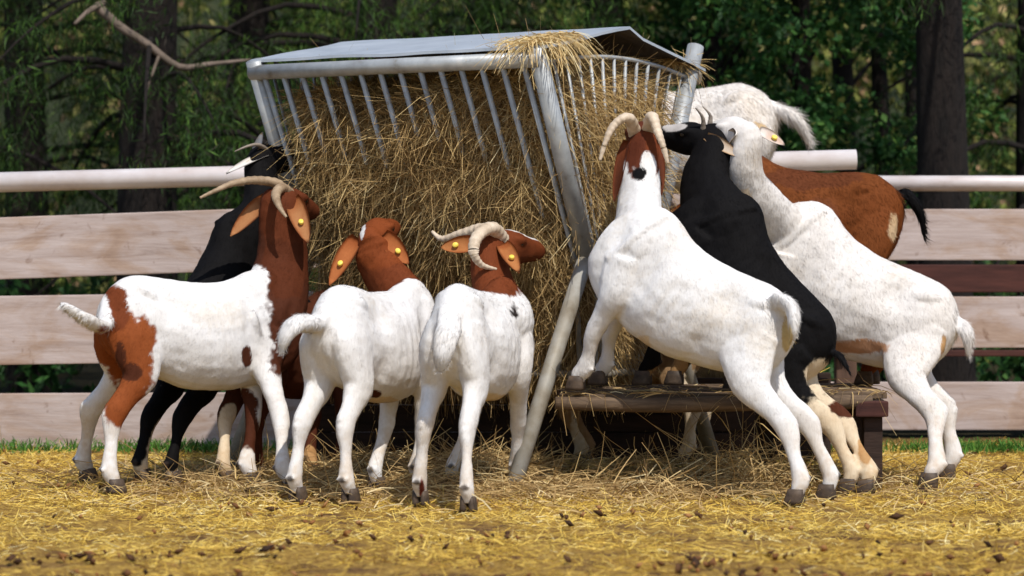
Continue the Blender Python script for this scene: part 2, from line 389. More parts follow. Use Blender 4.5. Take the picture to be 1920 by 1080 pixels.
# hay filling
def hay_fill():
    prof = []   # (dt outward shift, z) front going up then mirrored
    zs = [.46, .6, .75, .9, 1.05, 1.2, 1.35, 1.48, 1.56]
    def tb(z): return .3 * (ZT - z) / (ZT - ZW) if z > ZW else .3 + .03 * (ZW - z) / (ZW - ZB)
    out = {.46: .0, .6: .04, .75: .07, .9: .085, 1.05: .06, 1.2: .03, 1.35: .005, 1.48: -.025, 1.56: -.07}
    rings = []
    us = np.linspace(.0, 1.0, 40)
    for u in us:
        e = 1 - abs(2*u - 1); k_ = min(1, max(0, (u + .0) / .16)) * min(1, max(0, (1.02 - u) / .12))
        shrink = min(1, (e / .16)) ** .5 if e < .16 else 1
        r = []
        ztop = 1.575 + .06 * (1 - u) + .03 * math.sin(u*9)
        fr = [(tb(z) + .035*(1 - k_) - out[z]*(k_ if out[z] > 0 else 1), z * (ztop/1.56) if z > 1.3 else z) for z in zs]
        full = fr + [(.38, ztop + .05), (.5, ztop + .07), (.62, ztop + .05)] + [(1 - t, z) for t, z in reversed(fr)]
        for t, z in full:
            tt = .5 + (t - .5) * (.55 + .45*shrink); zz = 1.0 + (z - 1.0) * (.8 + .2*shrink)
            p = fp(u, tt, zz)
            q = Vector((p.x*3.2, p.y*3.2, p.z*3.2)); dd = noise.noise(q) * .07 + noise.noise(q*2.7) * .028
            c = fp(u, .5, zz); o = (p - c); o.z *= .2
            p = p + o.normalized() * dd + Vector((0, 0, dd*.5))
            r.append(p)
        rings.append(r)
    mb = MB(); mb.rings(rings)
    me = mb.mesh('hay_core'); 
    # stalks from the surface of the mass
    me.calc_loop_triangles(); nt_ = len(me.loop_triangles)
    tri = np.array([t.vertices[:] for t in me.loop_triangles]); co = np.array([v.co[:] for v in me.vertices])
    a, b, c = co[tri[:, 0]], co[tri[:, 1]], co[tri[:, 2]]; nn = np.cross(b-a, c-a); ar = np.linalg.norm(nn, axis=1); nn = nn / np.maximum(ar, 1e-9)[:, None]
    # weight to the sides that can be seen
    wt = ar * np.where((nn @ np.array([.3, -1, .35])) > -.15, 1.0, .25)
    N = 52000; f = rng.choice(nt_, N, p=wt/wt.sum()); r1 = np.sqrt(rng.random(N)); r2 = rng.random(N)
    Pn = a[f]*(1-r1)[:, None] + b[f]*(r1*(1-r2))[:, None] + c[f]*(r1*r2)[:, None]; nf = nn[f]
    cen = co.mean(0); flip = np.sign(((Pn - cen) * nf).sum(1)); nf = nf * np.where(flip == 0, 1, flip)[:, None]
    zz_ = Pn[:, 2]
    D = unit(rng.normal(size=(N, 3)) + np.stack([0*zz_, 0*zz_, -.35 - 1.3*np.clip(1.25 - zz_, 0, 1)], 1)); D = D - nf * ((D*nf).sum(1) * .75)[:, None] + nf * rng.uniform(.02, .4, (N, 1))
    Pn = Pn - nf * rng.uniform(-.012, .02, (N, 1))
    zz = Pn[:, 2]
    tint = np.clip(rng.normal(.46, .22, N) + .12 * (zz - 1.1), 0, 1)  # stalks get darker lower down, shade put into their tint
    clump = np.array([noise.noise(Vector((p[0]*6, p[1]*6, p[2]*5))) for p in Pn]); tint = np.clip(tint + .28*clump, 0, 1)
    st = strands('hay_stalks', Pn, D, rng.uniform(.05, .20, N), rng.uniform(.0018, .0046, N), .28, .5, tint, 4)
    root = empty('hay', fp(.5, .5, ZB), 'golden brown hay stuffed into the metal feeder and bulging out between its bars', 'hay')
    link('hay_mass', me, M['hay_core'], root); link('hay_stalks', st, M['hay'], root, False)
hay_fill()
# hay lying on the near roof corner
n = 800; t_ = rng.uniform(-.01, .22, n); u_ = np.abs(rng.normal(0, .065, n)) - .02
base = np.array([fp(u, t, ZT + .055 + .12*2*max(t, 0) + .012)[:] for u, t in zip(u_, t_)]); base[:, 2] += np.abs(rng.normal(0, .008, n))
d = flat_dirs(n, .10); d[:, 2] -= .06; d[:, 1] -= .35
tag(link('roof_hay', strands('roof_hay', base, d, rng.uniform(.06, .17, n), rng.uniform(.003, .006, n), .75, .4, np.clip(rng.normal(.75, .2, n), 0, 1)), M['hay'], smooth=False),
    'wisp of golden hay draped over the near right corner of the feeder roof', 'hay')
n = 220; base = np.array([fp(abs(random.gauss(0, .03)), random.uniform(.86, 1.02), ZT + .06)[:] for _ in range(n)])
tag(link('roof_hay', strands('roof_hay', base, flat_dirs(n, .4), rng.uniform(.05, .14, n), rng.uniform(.003, .005, n), .5, .5, np.clip(rng.normal(.6, .2, n), 0, 1)), M['hay'], smooth=False),
    'small tuft of hay caught under the far right corner of the feeder roof', 'hay')

# ---------------------------------------------------------------- timber platform, low wall, bales
PZ = .375
plat = empty('timber_platform', (.85, 10.9, 0), 'low weathered timber platform of planks on dark posts beside the feeder', 'platform')
Lf, Rf = Vector((.19, 10.42, 0)), Vector((1.485, 10.6, 0))
bk = Vector((.02, .78, 0))
for k in range(7):
    o0 = bk * (k / 7 + .5/7 + .012)
    d = Rf - Lf; p0 = Lf + o0; p1 = Rf + o0
    if k: p0 = p0 + d.normalized()*random.uniform(-.02, .03)
    mb = MB(); ang = math.atan2(d.y, d.x)
    mb.box((p0+p1)/2 + Vector((0, 0, PZ - .0125 + random.uniform(-.002, .002))), ((p1-p0).length, .104, .025), Matrix.Rotation(ang, 3, 'Z'), .004)
    mb.build('plank', M['timber'], plat, False)
mb = MB(); mb.tube([Lf + Vector((-.02, -.015, PZ - .03)), (Lf*.7 + Rf*.3) + Vector((0, -.018, PZ - .04)), (Lf*.35 + Rf*.65) + Vector((0, -.012, PZ - .035)), Rf + Vector((-.06, -.015, PZ - .035))], [.026, .03, .031, .028], 12, 5)
mb.build('edge_log', M['timber'], plat)
mb = MB(); p = Rf + Vector((-.06, .02, 0)); mb.box(p + Vector((0, .3, PZ - .062)), (.11, .66, .07), None, .006); mb.build('end_beam', M['timber_dark'], plat, False)
mb = MB(); mb.box(p + Vector((.0, -.045, PZ - .062)), (.13, .05, .062), None, .006); mb.build('end_block', M['red_board'], plat, False)
for q in (Rf + Vector((-.05, .03, 0)), Rf + Vector((-.05, .6, 0)), Lf + Vector((.87, .7, 0))):
    mb = MB(); mb.box(q + Vector((0, 0, .13)), (.075, .075, .3), None, .006); mb.build('post', M['timber_dark'], plat, False)
n = 420; t_ = rng.random(n); k_ = rng.random(n)**2
base = np.array([((Lf*(1-t) + Rf*t) + bk*k*.9 + Vector((0, -.02, PZ + .006)))[:] for t, k in zip(t_, k_)])
d_ = flat_dirs(n, .15); d_[:, 1] -= .5
tag(link('platform_hay', strands('platform_hay', base, d_, rng.uniform(.05, .17, n), rng.uniform(.002, .0045, n), .5, .5, np.clip(rng.normal(.5, .22, n), 0, 1)), M['hay'], smooth=False),
    'wisps of hay dropped along the planks and front edge of the timber platform', 'hay')
wall = empty('timber_wall', (.3, 11.97, 0), 'low dark timber board wall in the shade behind the feeder and platform', 'wall')
for k in range(3):
    board(wall, Vector((-.87, 11.97, .065 + .122*k)), Vector((1.42, 11.97, .065 + .122*k)), .119, .04, M['timber_dark'])
for x in (-.85, .3, 1.40):
    mb = MB(); mb.box((x, 12.025, .19), (.07, .06, .4), None, .005); mb.build('post', M['timber_dark'], wall, False)
def bale(c, size, label):
    root = empty('straw_bale', c, label, 'bale', 'straw bales behind the feeder')
    mb = MB(); mb.box(Vector(c) + Vector((0, 0, size[2]/2)), size, None, .03); mb.build('straw_block', M['hay_core'], root, False)
    N = 1800; Pn = (rng.random((N, 3)) - .5) * np.array(size); ax = rng.integers(0, 3, N); sg = rng.choice([-1, 1], N)
    for i in range(3): Pn[ax == i, i] = (sg[ax == i] * size[i]/2)
    Pn = Pn + np.array([c[0], c[1], c[2] + size[2]/2])
    link('straw_stalks', strands('straw_stalks', Pn, rng.normal(size=(N, 3)), rng.uniform(.03, .09, N), np.full(N, .004), .1, .3), M['straw'], root, False)
    for dx in (-.18, .18):
        mb = MB()
        x = c[0] + dx*size[0]*1.2
        hy, hz = size[1]/2 + .004, size[2]/2 + .004; cz = c[2] + size[2]/2
        mb.tube([(x, c[1]-hy, cz-hz), (x, c[1]-hy, cz+hz), (x, c[1]+hy, cz+hz), (x, c[1]+hy, cz-hz), (x, c[1]-hy, cz-hz)], .004, 6)
        mb.build('twine', M['post'], root)
bale((.87, 12.27, 0), (1.0, .42, .42), 'bottom straw bale of the stack behind the feeder')
bale((.87, 12.28, .425), (.98, .42, .42), 'top straw bale of the stack the fluffy white goat stands on')

# ---------------------------------------------------------------- goats
WHITE = (.755, .74, .73); CREAM = (.70, .58, .42); BROWN = (.155, .038, .012); RED = (.25, .066, .018); BLACK = (.005, .0045, .005); TAN = (.46, .27, .12); DARKB = (.075, .022, .010); PINK = (.62, .38, .30)
TORSO = [  # x, top, mid, bottom, half width
    (-.012, .645, .60, .555, .025), (.005, .69, .60, .51, .060), (.05, .742, .60, .46, .098), (.13, .782, .60, .41, .126), (.24, .772, .56, .368, .136),
    (.38, .752, .53, .325, .158), (.52, .757, .53, .318, .152), (.61, .793, .55, .332, .122), (.67, .806, .55, .345, .110), (.73, .790, .56, .362, .102), (.80, .725, .56, .41, .082), (.845, .65, .56, .47, .05)]
HEAD = [(-.05, .0, .03, .03, .03), (-.02, .0, .046, .046, .05), (.02, .005, .052, .052, .064), (.06, .006, .055, .055, .07), (.10, .004, .049, .05, .064), (.145, 0, .039, .044, .052), (.19, -.004, .035, .037, .043), (.225, -.008, .033, .030, .038), (.248, -.012, .024, .018, .024), (.256, -.014, .010, .008, .010)]

def leaf_ear(base, tip, nrm, width, cup=.35, n=9, m=6):
    "leaf shaped cupped ear, closed thin shell: verts, faces"
    ax = tip - base; Ln = ax.length; ax.normalize(); nrm = (nrm - ax*nrm.dot(ax)).normalized(); sd_ = ax.cross(nrm)
    V = []; Fc = []
    for side in (0, 1):
        for i in range(n):
            t = i / (n-1); w = width/2 * (math.sin(math.pi * min(1, (.16 + .84*t))) ** .62 * (1.08 - .35*t) + .02)
            if i == n-1: w = .003
            for j in range(m):
                s_ = 2*j/(m-1) - 1
                droop = -.10 * Ln * t * t
                p = base + ax*(t*Ln) + sd_*(s_*w*(1 - .18*abs(s_)*(1-t))) + nrm*((abs(s_)**1.6)*w*cup*(1.3 - t) + droop)
                if side: p = p - nrm * (.0055 * (1 - .85*abs(s_)) + .0012)
                V.append(p)
    o = n*m
    for i in range(n-1):
        for j in range(m-1):
            q = (i*m+j, i*m+j+1, (i+1)*m+j+1, (i+1)*m+j); Fc.append(q); Fc.append(tuple(k+o for k in reversed(q)))
    edge = [i*m for i in range(n)] + [(n-1)*m + j for j in range(1, m)] + [i*m + m-1 for i in range(n-2, -1, -1)] + [j for j in range(m-2, 0, -1)]
    for k in range(len(edge)):
        a, b = edge[k], edge[(k+1) % len(edge)]; Fc.append((b, a, a+o, b+o))
    return V, Fc

def goat(label, hip, a, s=1.0, pitch=0, hooves=None, poll=None, hd=(0, 1, 0), hu=(0, 0, 1), base=WHITE, patches=(), horns=(), horn_mat='horn',
         horn_r=.019, ears=(), ear_w=.07, ear_col=BROWN, ear_edge=None, tags=(), tail=(), tail_r=.022, tail_col=None, bendy=0.0, neck_mid=None, fur=36000, fur_len=.012, head_s=1.1, extra=None, neck_fat=1.0, group='goats crowding round the hay feeder', bodyw=1.0, stif=.042):
    """hip: world point of the hip pivot; a: heading in degrees from 'away' towards the right; pitch: rearing angle;
    hooves: hind left, hind right, fore left, fore right world points"""
    Fw = Vector((math.sin(R(a)), math.cos(R(a)), 0)); Lw = Vector((-math.cos(R(a)), math.sin(R(a)), 0)); Zw = Vector((0, 0, 1))
    cp, sp = math.cos(R(pitch)), math.sin(R(pitch)); hip = Vector(hip)
    TF = Fw*cp + Zw*sp; TU = Zw*cp - Fw*sp                                  # torso forward / up
    def W(x, y, z):
        yy = y + bendy * max(0, x - .1)**2
        return hip + (TF*(x - .12) + Lw*yy + TU*(z - .58)) * s
    mb = MB()
    # torso
    st = [np.array(q, float) for q in TORSO]; rows = []
    for i in range(len(st) - 1):
        p_, q_, r_, t_ = st[max(i-1, 0)], st[i], st[i+1], st[min(i+2, len(st)-1)]
        for k in range(4): rows.append(cr(p_, q_, r_, t_, k/4))
    rows.append(st[-1]); rings = []
    for x, zt, zm, zb, w in rows:
        w *= bodyw
        rg = []
        for k in range(24):
            an = 2*math.pi*k/24; c_, s_ = math.cos(an), math.sin(an)
            y = w * math.copysign(abs(s_)**(1.0 if c_ > 0 else .9), s_)
            z = zm + ((zt - zm) if c_ > 0 else (zm - zb)) * math.copysign(abs(c_)**(1.18 if c_ > 0 else .92), c_)
            rg.append(W(x, y, z))
        rings.append(rg)
    mb.rings(rings)
    # neck
    hd = Vector(hd).normalized(); hu = Vector(hu); hu = (hu - hd*hu.dot(hd)).normalized(); hs = hd.cross(hu).normalized()   # hs = right of the head
    S = s * head_s; poll = Vector(poll)
    n0 = W(.58, 0, .58); n1 = W(.70, 0, .63); n3 = poll - hd*.035*S - hu*.01*S
    n2 = Vector(neck_mid) if neck_mid else n1.lerp(n3, .55) + TF*.02*s
    nf = neck_fat
    mb.tube([n0, n1, n2, n3, poll + hd*.02*S], [(.085*s, .12*s), (.10*s*nf, .135*s*nf), (.076*s*nf, .100*s*nf), (.058*s*nf, .074*s*nf), (.042*s, .048*s)], 18, 6, up=TU if abs((n3-n1).normalized().dot(TU)) < .8 else TF)
    # head
    rr = []
    hst = [np.array(q, float) for q in HEAD]
    for i in range(len(hst)-1):
        for k in range(3):
            rr.append(cr(hst[max(i-1, 0)], hst[i], hst[i+1], hst[min(i+2, len(hst)-1)], k/3))
    rr.append(hst[-1])
    hp = lambda d, sd_, up_: poll + (hd*d + hs*sd_ + hu*up_) * S
    mb.rings([[hp(d, w*math.sin(an), o + (ht if math.cos(an) > 0 else hb)*math.cos(an)) for an in (2*math.pi*k/18 for k in range(18))] for d, o, w, ht, hb in rr])
    for sg in (-1, 1):   # brow ridges
        mb.tube([hp(.03, sg*.036, .03), hp(.065, sg*.05, .026), hp(.10, sg*.04, .018)], [.012*S, .015*S, .010*S], 8, 3)
    # legs
    hooves = [Vector(h) for h in hooves]; feet = []; claws = []
    for i, h in enumerate(hooves):
        sg = 1 if i % 2 == 0 else -1
        top = h + Vector((0, 0, .062*s))
        if i < 2:
            hp0 = W(.13, sg*.062*bodyw, .62); hq = W(.115, sg*.082*bodyw, .54)
            ln = top - hq
            kn = hq + ln*.26 + Fw*stif*s + Lw*(sg*.004*s); hk = hq + ln*.56 - Fw*.034*s; fl = hq + ln*.93 - Fw*.012*s
            gm = kn.lerp(hk, .5) + Fw*.004
            cm = hk.lerp(fl, .5)
            mb.tube([hp0, hq, kn, gm, hk, cm, fl, top + Fw*.010*s, h + Fw*.016*s + Vector((0, 0, .036*s))],
                    [(.056*s, .11*s), (.060*s, .118*s), (.050*s, .080*s), (.034*s, .050*s), (.032*s, .047*s), (.0205*s, .026*s), (.029*s, .034*s), (.027*s, .030*s), (.023*s, .026*s)], 14, 5, up=Fw)
            mb.tube([hk - Fw*.034*s + ln.normalized()*(-.045*s), hk - Fw*.036*s - ln.normalized()*.005*s, cm - Fw*.012*s], [.010*s, .017*s, .012*s], 8, 3)
        else:
            sh = W(.70, sg*.062*bodyw, .56); el = W(.66, sg*.082*bodyw, .43)
            ln = top - el
            kn = el + ln*.50 + Fw*.022*s; fl = el + ln*.92 - Fw*.004*s
            mb.tube([sh, el, el.lerp(kn, .5), kn, kn.lerp(fl, .5), fl, top + Fw*.010*s, h + Fw*.016*s + Vector((0, 0, .036*s))],
                    [(.062*s, .095*s), (.054*s, .07*s), (.036*s, .044*s), (.035*s, .037*s), (.0205*s, .025*s), (.029*s, .034*s), (.027*s, .030*s), (.023*s, .026*s)], 14, 5, up=Fw)
        for q_ in (-1, 1): mb.tube([fl - Fw*.022*s + Lw*(q_*.012*s), fl - Fw*.040*s + Lw*(q_*.014*s) - Vector((0, 0, .008*s))], [.011*s, .008*s], 8, 1)
        claws.append(fl - Fw*.042*s - Vector((0, 0, .008*s)))
        feet.append(h)
    for sg in (-1, 1):
        mb.tube([W(.09, sg*.03*bodyw, .735), W(.16, sg*.078*bodyw, .712), W(.22, sg*.085*bodyw, .67)], [.022*s, .030*s, .016*s], 10, 3)
        mb.tube([W(.66, sg*.035*bodyw, .79), W(.71, sg*.085*bodyw, .66), W(.755, sg*.085*bodyw, .52)], [.012*s, .024*s, .028*s], 10, 4)
    # tail
    if tail:
        tp = [W(.03, 0, .69)] + [Vector(p) for p in tail]
        nn_ = len(tp); mb.tube(tp, [(tail_r*s*w_, tail_r*s*.68*w_) for w_ in ([.95, 1.1, 1.15, .85][:nn_-1] if nn_ < 6 else [.95] + [1.12]*(nn_-3) + [.85])] + [(tail_r*.2*s, tail_r*.2*s)], 12, 5, carry=True)
    if extra:
        for p, r in extra: mb.tube([Vector(p) + Vector((0, 0, r)), Vector(p) + Vector((0, 0, r*.5)), Vector(p) - Vector((0, 0, r*.5)), Vector(p) - Vector((0, 0, r*1.1))], [r*.5, r*.95, r, r*.4], 12, 3)
    me0 = mb.mesh('goat_tubes'); tmp = bpy.data.objects.new('goat_tubes', me0); COL.objects.link(tmp)
    bmx = bmesh.new(); bmx.from_mesh(me0); bmesh.ops.recalc_face_normals(bmx, faces=bmx.faces); bmx.to_mesh(me0); bmx.free()
    r_ = tmp.modifiers.new('r', 'REMESH'); r_.mode = 'VOXEL'; r_.voxel_size = .0062
    sm = tmp.modifiers.new('s', 'SMOOTH'); sm.factor = .5; sm.iterations = 8
    dg = bpy.context.evaluated_depsgraph_get(); ev = tmp.evaluated_get(dg); me1 = bpy.data.meshes.new_from_object(ev)
    bpy.data.objects.remove(tmp); bpy.data.meshes.remove(me0)
    nv = len(me1.vertices); co = np.empty(nv*3); me1.vertices.foreach_get('co', co); co = co.reshape(-1, 3)
    no = np.empty(nv*3); me1.vertices.foreach_get('normal', no); no = no.reshape(-1, 3)
    dz = np.array([.0045*noise.noise(Vector(p)*9 + Vector((a, 0, 0))) + .0022*noise.noise(Vector(p)*26) for p in co])
    dv = co - np.array(hip); lx = dv @ np.array(TF)/s + .12; lz = dv @ np.array(TU)/s + .58; ly = np.abs(dv @ np.array(Lw))/s
    gs = lambda cx, cz, rx, rz: np.exp(-((lx-cx)/rx)**2 - ((lz-cz)/rz)**2) * np.clip(ly/.06, 0, 1)
    dz = dz - s*(.020*gs(.265, .655, .06, .055) + .012*gs(.585, .58, .035, .10) + .012*gs(.275, .45, .035, .07) + .010*gs(.40, .70, .09, .035) + .010*gs(.77, .62, .03, .06))
    dz = dz + s*.0016*np.sin(lx*2*math.pi/.046 + lz*6)*np.exp(-((lx-.45)/.10)**2 - ((lz-.54)/.11)**2)
    dz = dz - s*.014*np.exp(-((lx-.03)/.05)**2 - ((lz-.50)/.09)**2) * np.clip(1 - ly/.03, 0, 1)
    co = co + no*dz[:, None]; me1.vertices.foreach_set('co', co.reshape(-1)); me1.update()
    no = np.empty(nv*3); me1.vertices.foreach_get('normal', no); no = no.reshape(-1, 3)
    # coat colours (markings)
    sc = np.array([noise.noise(Vector(p)*11) + .5*noise.noise(Vector(p)*27) for p in co])
    fine = np.array([noise.noise(Vector(p)*60) for p in co])
    col = np.tile(np.array(base, float), (nv, 1))
    if tail_col is not None and tail:
        patches = list(patches)
        tq = [W(-.02, 0, .69)] + [Vector(p) for p in tail]
        for q0, q1 in zip(tq[:-1], tq[1:]): patches.append(('c', q0, q1, tail_r*1.35*s, tail_r*1.35*s, tail_col))
    neck_axis = [n1, n2, n3, hp(.26, 0, 0)]
    for pt in patches:
        if pt[0] == 'e':
            c = np.array(pt[1]); r = np.array(pt[2]); d = np.linalg.norm((co - c) / r, axis=1); soft = .08; amp = .24
        elif pt[0] == 'h':      # head and neck beyond a fraction of the neck
            f0 = pt[1]; P0 = np.array(n1.lerp(n3, f0)); ax = np.array((n3 - n1).normalized()); d1 = (co - P0) @ ax
            # nearest to neck-head chain
            dm = np.full(nv, 9.)
            for q0, q1 in zip(neck_axis[:-1], neck_axis[1:]):
                q0 = np.array(q0); q1 = np.array(q1); t = np.clip(((co-q0) @ (q1-q0)) / ((q1-q0) @ (q1-q0)), 0, 1)
                dm = np.minimum(dm, np.linalg.norm(co - q0 - t[:, None]*(q1-q0), axis=1))
            d = 1 - d1 / .12; d[dm > .19*s] = 2; soft = .10; amp = .25
            hdv = np.linalg.norm(co - np.array(hp(.1, 0, 0)), axis=1); d[hdv < .17*S] = 0
        elif pt[0] == 'b':
            q0, q1 = np.array(hp(pt[1], pt[4], .05)), np.array(hp(pt[2], pt[4], .04)); t = np.clip(((co-q0) @ (q1-q0)) / ((q1-q0) @ (q1-q0)), 0, 1)
            d = np.linalg.norm(co - q0 - t[:, None]*(q1-q0), axis=1) / pt[3]; soft = .1; amp = .15
        elif pt[0] == 'c':
            q0, q1 = np.array(pt[1]), np.array(pt[2]); t = np.clip(((co-q0) @ (q1-q0)) / ((q1-q0) @ (q1-q0)), 0, 1)
            d = np.linalg.norm(co - q0 - t[:, None]*(q1-q0), axis=1) / (pt[3] + (pt[4]-pt[3])*t); soft = .08; amp = .12
        d = d + amp*sc + .11*fine
        m_ = np.clip((1 + soft - d) / (2*soft), 0, 1); m_ = m_*m_*(3-2*m_)
        col = col*(1 - m_[:, None]) + np.array(pt[-1])*m_[:, None]
    # dirt on lower legs and belly
    zg = co[:, 2] - min(h.z for h in hooves); dm_ = np.clip(1 - zg/.42, 0, 1) * np.clip(.5 + 1.0*sc + .5*fine, 0, 1) * .75
    col = col*(1 - dm_[:, None]) + col*np.array((.72, .56, .38))*dm_[:, None]
    st_ = np.array([noise.noise(Vector(p)*5 + Vector((9, a, 0))) for p in co]) + .35*fine; st_ = np.clip((st_ - .22)/.5, 0, 1)*.35
    col = col*(1 - st_[:, None]) + col*np.array((.84, .72, .55))*st_[:, None]
    for cw in claws:
        m_ = np.clip((.019*s - np.linalg.norm(co - np.array(cw), axis=1))/.008, 0, 1)*.85; col = col*(1 - m_[:, None]) + np.array((.05, .035, .028))*m_[:, None]
    # nose and mouth skin
    for dd, up_, rr_, cc in ((.25, -.006, .016, (.25, .15, .12)),):
        for sg in (-1, 1):
            d = np.linalg.norm(co - np.array(hp(dd, sg*.016, up_)), axis=1); m_ = np.clip((.013*S - d)/.006, 0, 1)
            col = col*(1-m_[:, None]*.8) + np.array((.03, .018, .015))*(m_[:, None]*.8)
    # ears appended to the body mesh
    EV_, EF_, EC_ = [], [], []; tag_info = []
    for k, (sg, tip, nrm) in enumerate(ears):
        b_ = hp(-.028, sg*.046, .015); Vv, Ff = leaf_ear(b_, Vector(tip), Vector(nrm), ear_w*s)
        o_ = len(EV_); EV_ += Vv; EF_ += [tuple(i+o_ for i in q) for q in Ff]
        for i, p_ in enumerate(Vv):
            j_ = i % (len(Vv)//2); e_ = abs(2*(j_ % 6)/5 - 1)**2; t_ = (j_//6)/8; dk = max(e_*.7, 1 - t_*2.2) + .35*noise.noise(p_*40)
            dk = min(1, max(0, dk)); c2 = ear_edge or tuple(c*.6 for c in ear_col); c1 = ear_col if i < len(Vv)//2 else tuple(c*.8 for c in c2)
            EC_.append(tuple(x_*(1-dk) + y_*dk for x_, y_ in zip(c1, c2)))
        tag_info.append((b_, Vector(tip), Vector(nrm)))
    # fur blades
    me1.calc_loop_triangles(); tl = np.empty(len(me1.loop_triangles)*3, np.int32); me1.loop_triangles.foreach_get('vertices', tl); tl = tl.reshape(-1, 3)
    ar = np.linalg.norm(np.cross(co[tl[:, 1]]-co[tl[:, 0]], co[tl[:, 2]]-co[tl[:, 0]]), axis=1)
    f = rng.choice(len(tl), fur, p=ar/ar.sum()); bw = rng.dirichlet((1, 1, 1), fur)
    Pn = (co[tl[f]] * bw[:, :, None]).sum(1); Nn = unit((no[tl[f]] * bw[:, :, None]).sum(1)); Cn = col[tl[f, 0]]
    flow = np.array(-TF*.75) + np.array([0, 0, -.75]); hdist = np.linalg.norm(Pn - np.array(hp(.1, 0, 0)), axis=1)
    FL = np.where((hdist < .17*S)[:, None], -np.array(hd), flow) + rng.normal(0, .28, (fur, 3))
    T = unit(FL - Nn*(FL*Nn).sum(1)[:, None]); D = unit(T + Nn*rng.uniform(.03, .24, (fur, 1)))
    ln = rng.uniform(.6, 1.3, fur)*fur_len*np.where(hdist < .17*S, .5, 1)
    low = np.clip((Pn[:, 2] - min(h.z for h in hooves)) / .35, .35, 1); ln = ln*low
    if tail:
        td = np.min([np.linalg.norm(Pn - np.array(p), axis=1) for p in tail], axis=0); ln = ln*np.where(td < .07, 2.3, 1)
    sd_ = unit(np.cross(D, Nn)); wv = .0012 + .0008*rng.random(fur)
    FV = np.stack([Pn - sd_*wv[:, None] - Nn*.001, Pn + sd_*wv[:, None] - Nn*.001, Pn + D*ln[:, None]], 1)
    # assemble one mesh
    ne = len(EV_); V = np.concatenate([co, np.array([tuple(v) for v in EV_]).reshape(-1, 3), FV.reshape(-1, 3)])
    polys = np.empty(len(me1.loops), np.int32); me1.loops.foreach_get('vertex_index', polys)
    ls = np.empty(len(me1.polygons), np.int32); me1.polygons.foreach_get('loop_total', ls)
    eidx = np.array([i+nv for q in EF_ for i in q], np.int32); els = np.array([len(q) for q in EF_], np.int32)
    fidx = np.arange(fur*3, dtype=np.int32) + nv + ne; fls = np.full(fur, 3, np.int32)
    LI = np.concatenate([polys, eidx, fidx]); LT = np.concatenate([ls, els, fls]); LS = np.concatenate([[0], np.cumsum(LT)[:-1]]).astype(np.int32)
    root_loc = Vector((sum(h.x for h in hooves)/4, sum(h.y for h in hooves)/4, min(h.z for h in hooves)))
    V = V - np.array(root_loc)
    me = bpy.data.meshes.new('body'); me.vertices.add(len(V)); me.vertices.foreach_set('co', V.reshape(-1).astype(np.float32))
    me.loops.add(len(LI)); me.loops.foreach_set('vertex_index', LI)
    me.polygons.add(len(LT)); me.polygons.foreach_set('loop_start', LS)
    CC = np.concatenate([col, np.array(EC_).reshape(-1, 3), np.repeat(Cn*rng.uniform(.92, 1.06, (fur, 1)), 3, 0)])
    at = me.attributes.new('coat', 'FLOAT_COLOR', 'POINT'); at.data.foreach_set('color', np.concatenate([CC, np.ones((len(CC), 1))], 1).reshape(-1).astype(np.float32))
    me.update(calc_edges=True); me.polygons.foreach_set('use_smooth', [True]*len(LT))
    cn = np.zeros((len(LI), 3), np.float32); cn[len(polys)+len(eidx):] = np.repeat(Nn, 3, 0)
    me.normals_split_custom_set(cn)
    me.materials.append(M['coat']); bpy.data.meshes.remove(me1)
    root = empty('goat', root_loc, label, 'goat', group)
    bo = bpy.data.objects.new('body', me); COL.objects.link(bo); bo.parent = root
    # horns
    for path in horns:
        if isinstance(path, tuple):            # (side, size): default sweep in head space
            sg, hz = path; pts = [hp(-.0, sg*.022, .035), hp(-.02*hz, sg*.028, .035+.045*hz), hp(-.07*hz, sg*.04, .035+.06*hz), hp(-.13*hz, sg*.058, .035+.035*hz), hp(-.165*hz, sg*.08, .03-.01*hz)]
        else:
            sg, pp = path[0], path[1:]; pts = [hp(0, sg*.022, .03)] + [Vector(p) for p in pp]
        hb_ = MB(); nP = len(pts)
        P_, Q_ = resample(pts, [horn_r*s*(1 - .78*(k/(nP-1))**1.3) for k in range(nP)], 14)
        rad = [(q[0]*(1 + .06*math.sin(i*1.57)), q[0]*.82*(1 + .06*math.sin(i*1.57))) for i, q in enumerate(Q_)]
        hb_.tube(P_, rad, 12); hb_.build('horn', M[horn_mat], root)
    for sg in (-1, 1):
        bm = bmesh.new(); bmesh.ops.create_uvsphere(bm, u_segments=14, v_segments=10, radius=.0125*S); me2 = bpy.data.meshes.new('eye'); bm.to_mesh(me2); bm.free()
        me2.transform(Matrix.Translation(hp(.068, sg*.048, .018))); link('eye', me2, M['eye'], root)
    # hooves: two toes each
    for i, h in enumerate(feet):
        hb_ = MB(); fd = Fw
        for sg in (-1, 1):
            c = h + Fw*.022*s + Lw*(sg*.0165*s)
            rg = []
            for z, k in ((.0, 1.0), (.014, 1.0), (.036, .88), (.058, .76)):
                rg.append([c + Vector((0, 0, z*s)) - Fw*(.007*z/.058*s) + Fw*(.040*k*s*math.cos(an)*(1.05 if math.cos(an) > 0 else .85)) + Lw*(.0165*k*s*math.sin(an)*(1 - .35*max(0, math.cos(an)))) for an in (2*math.pi*q/12 for q in range(12))])
            hb_.rings(rg)
        hb_.build('hoof', M['hoof'], root)
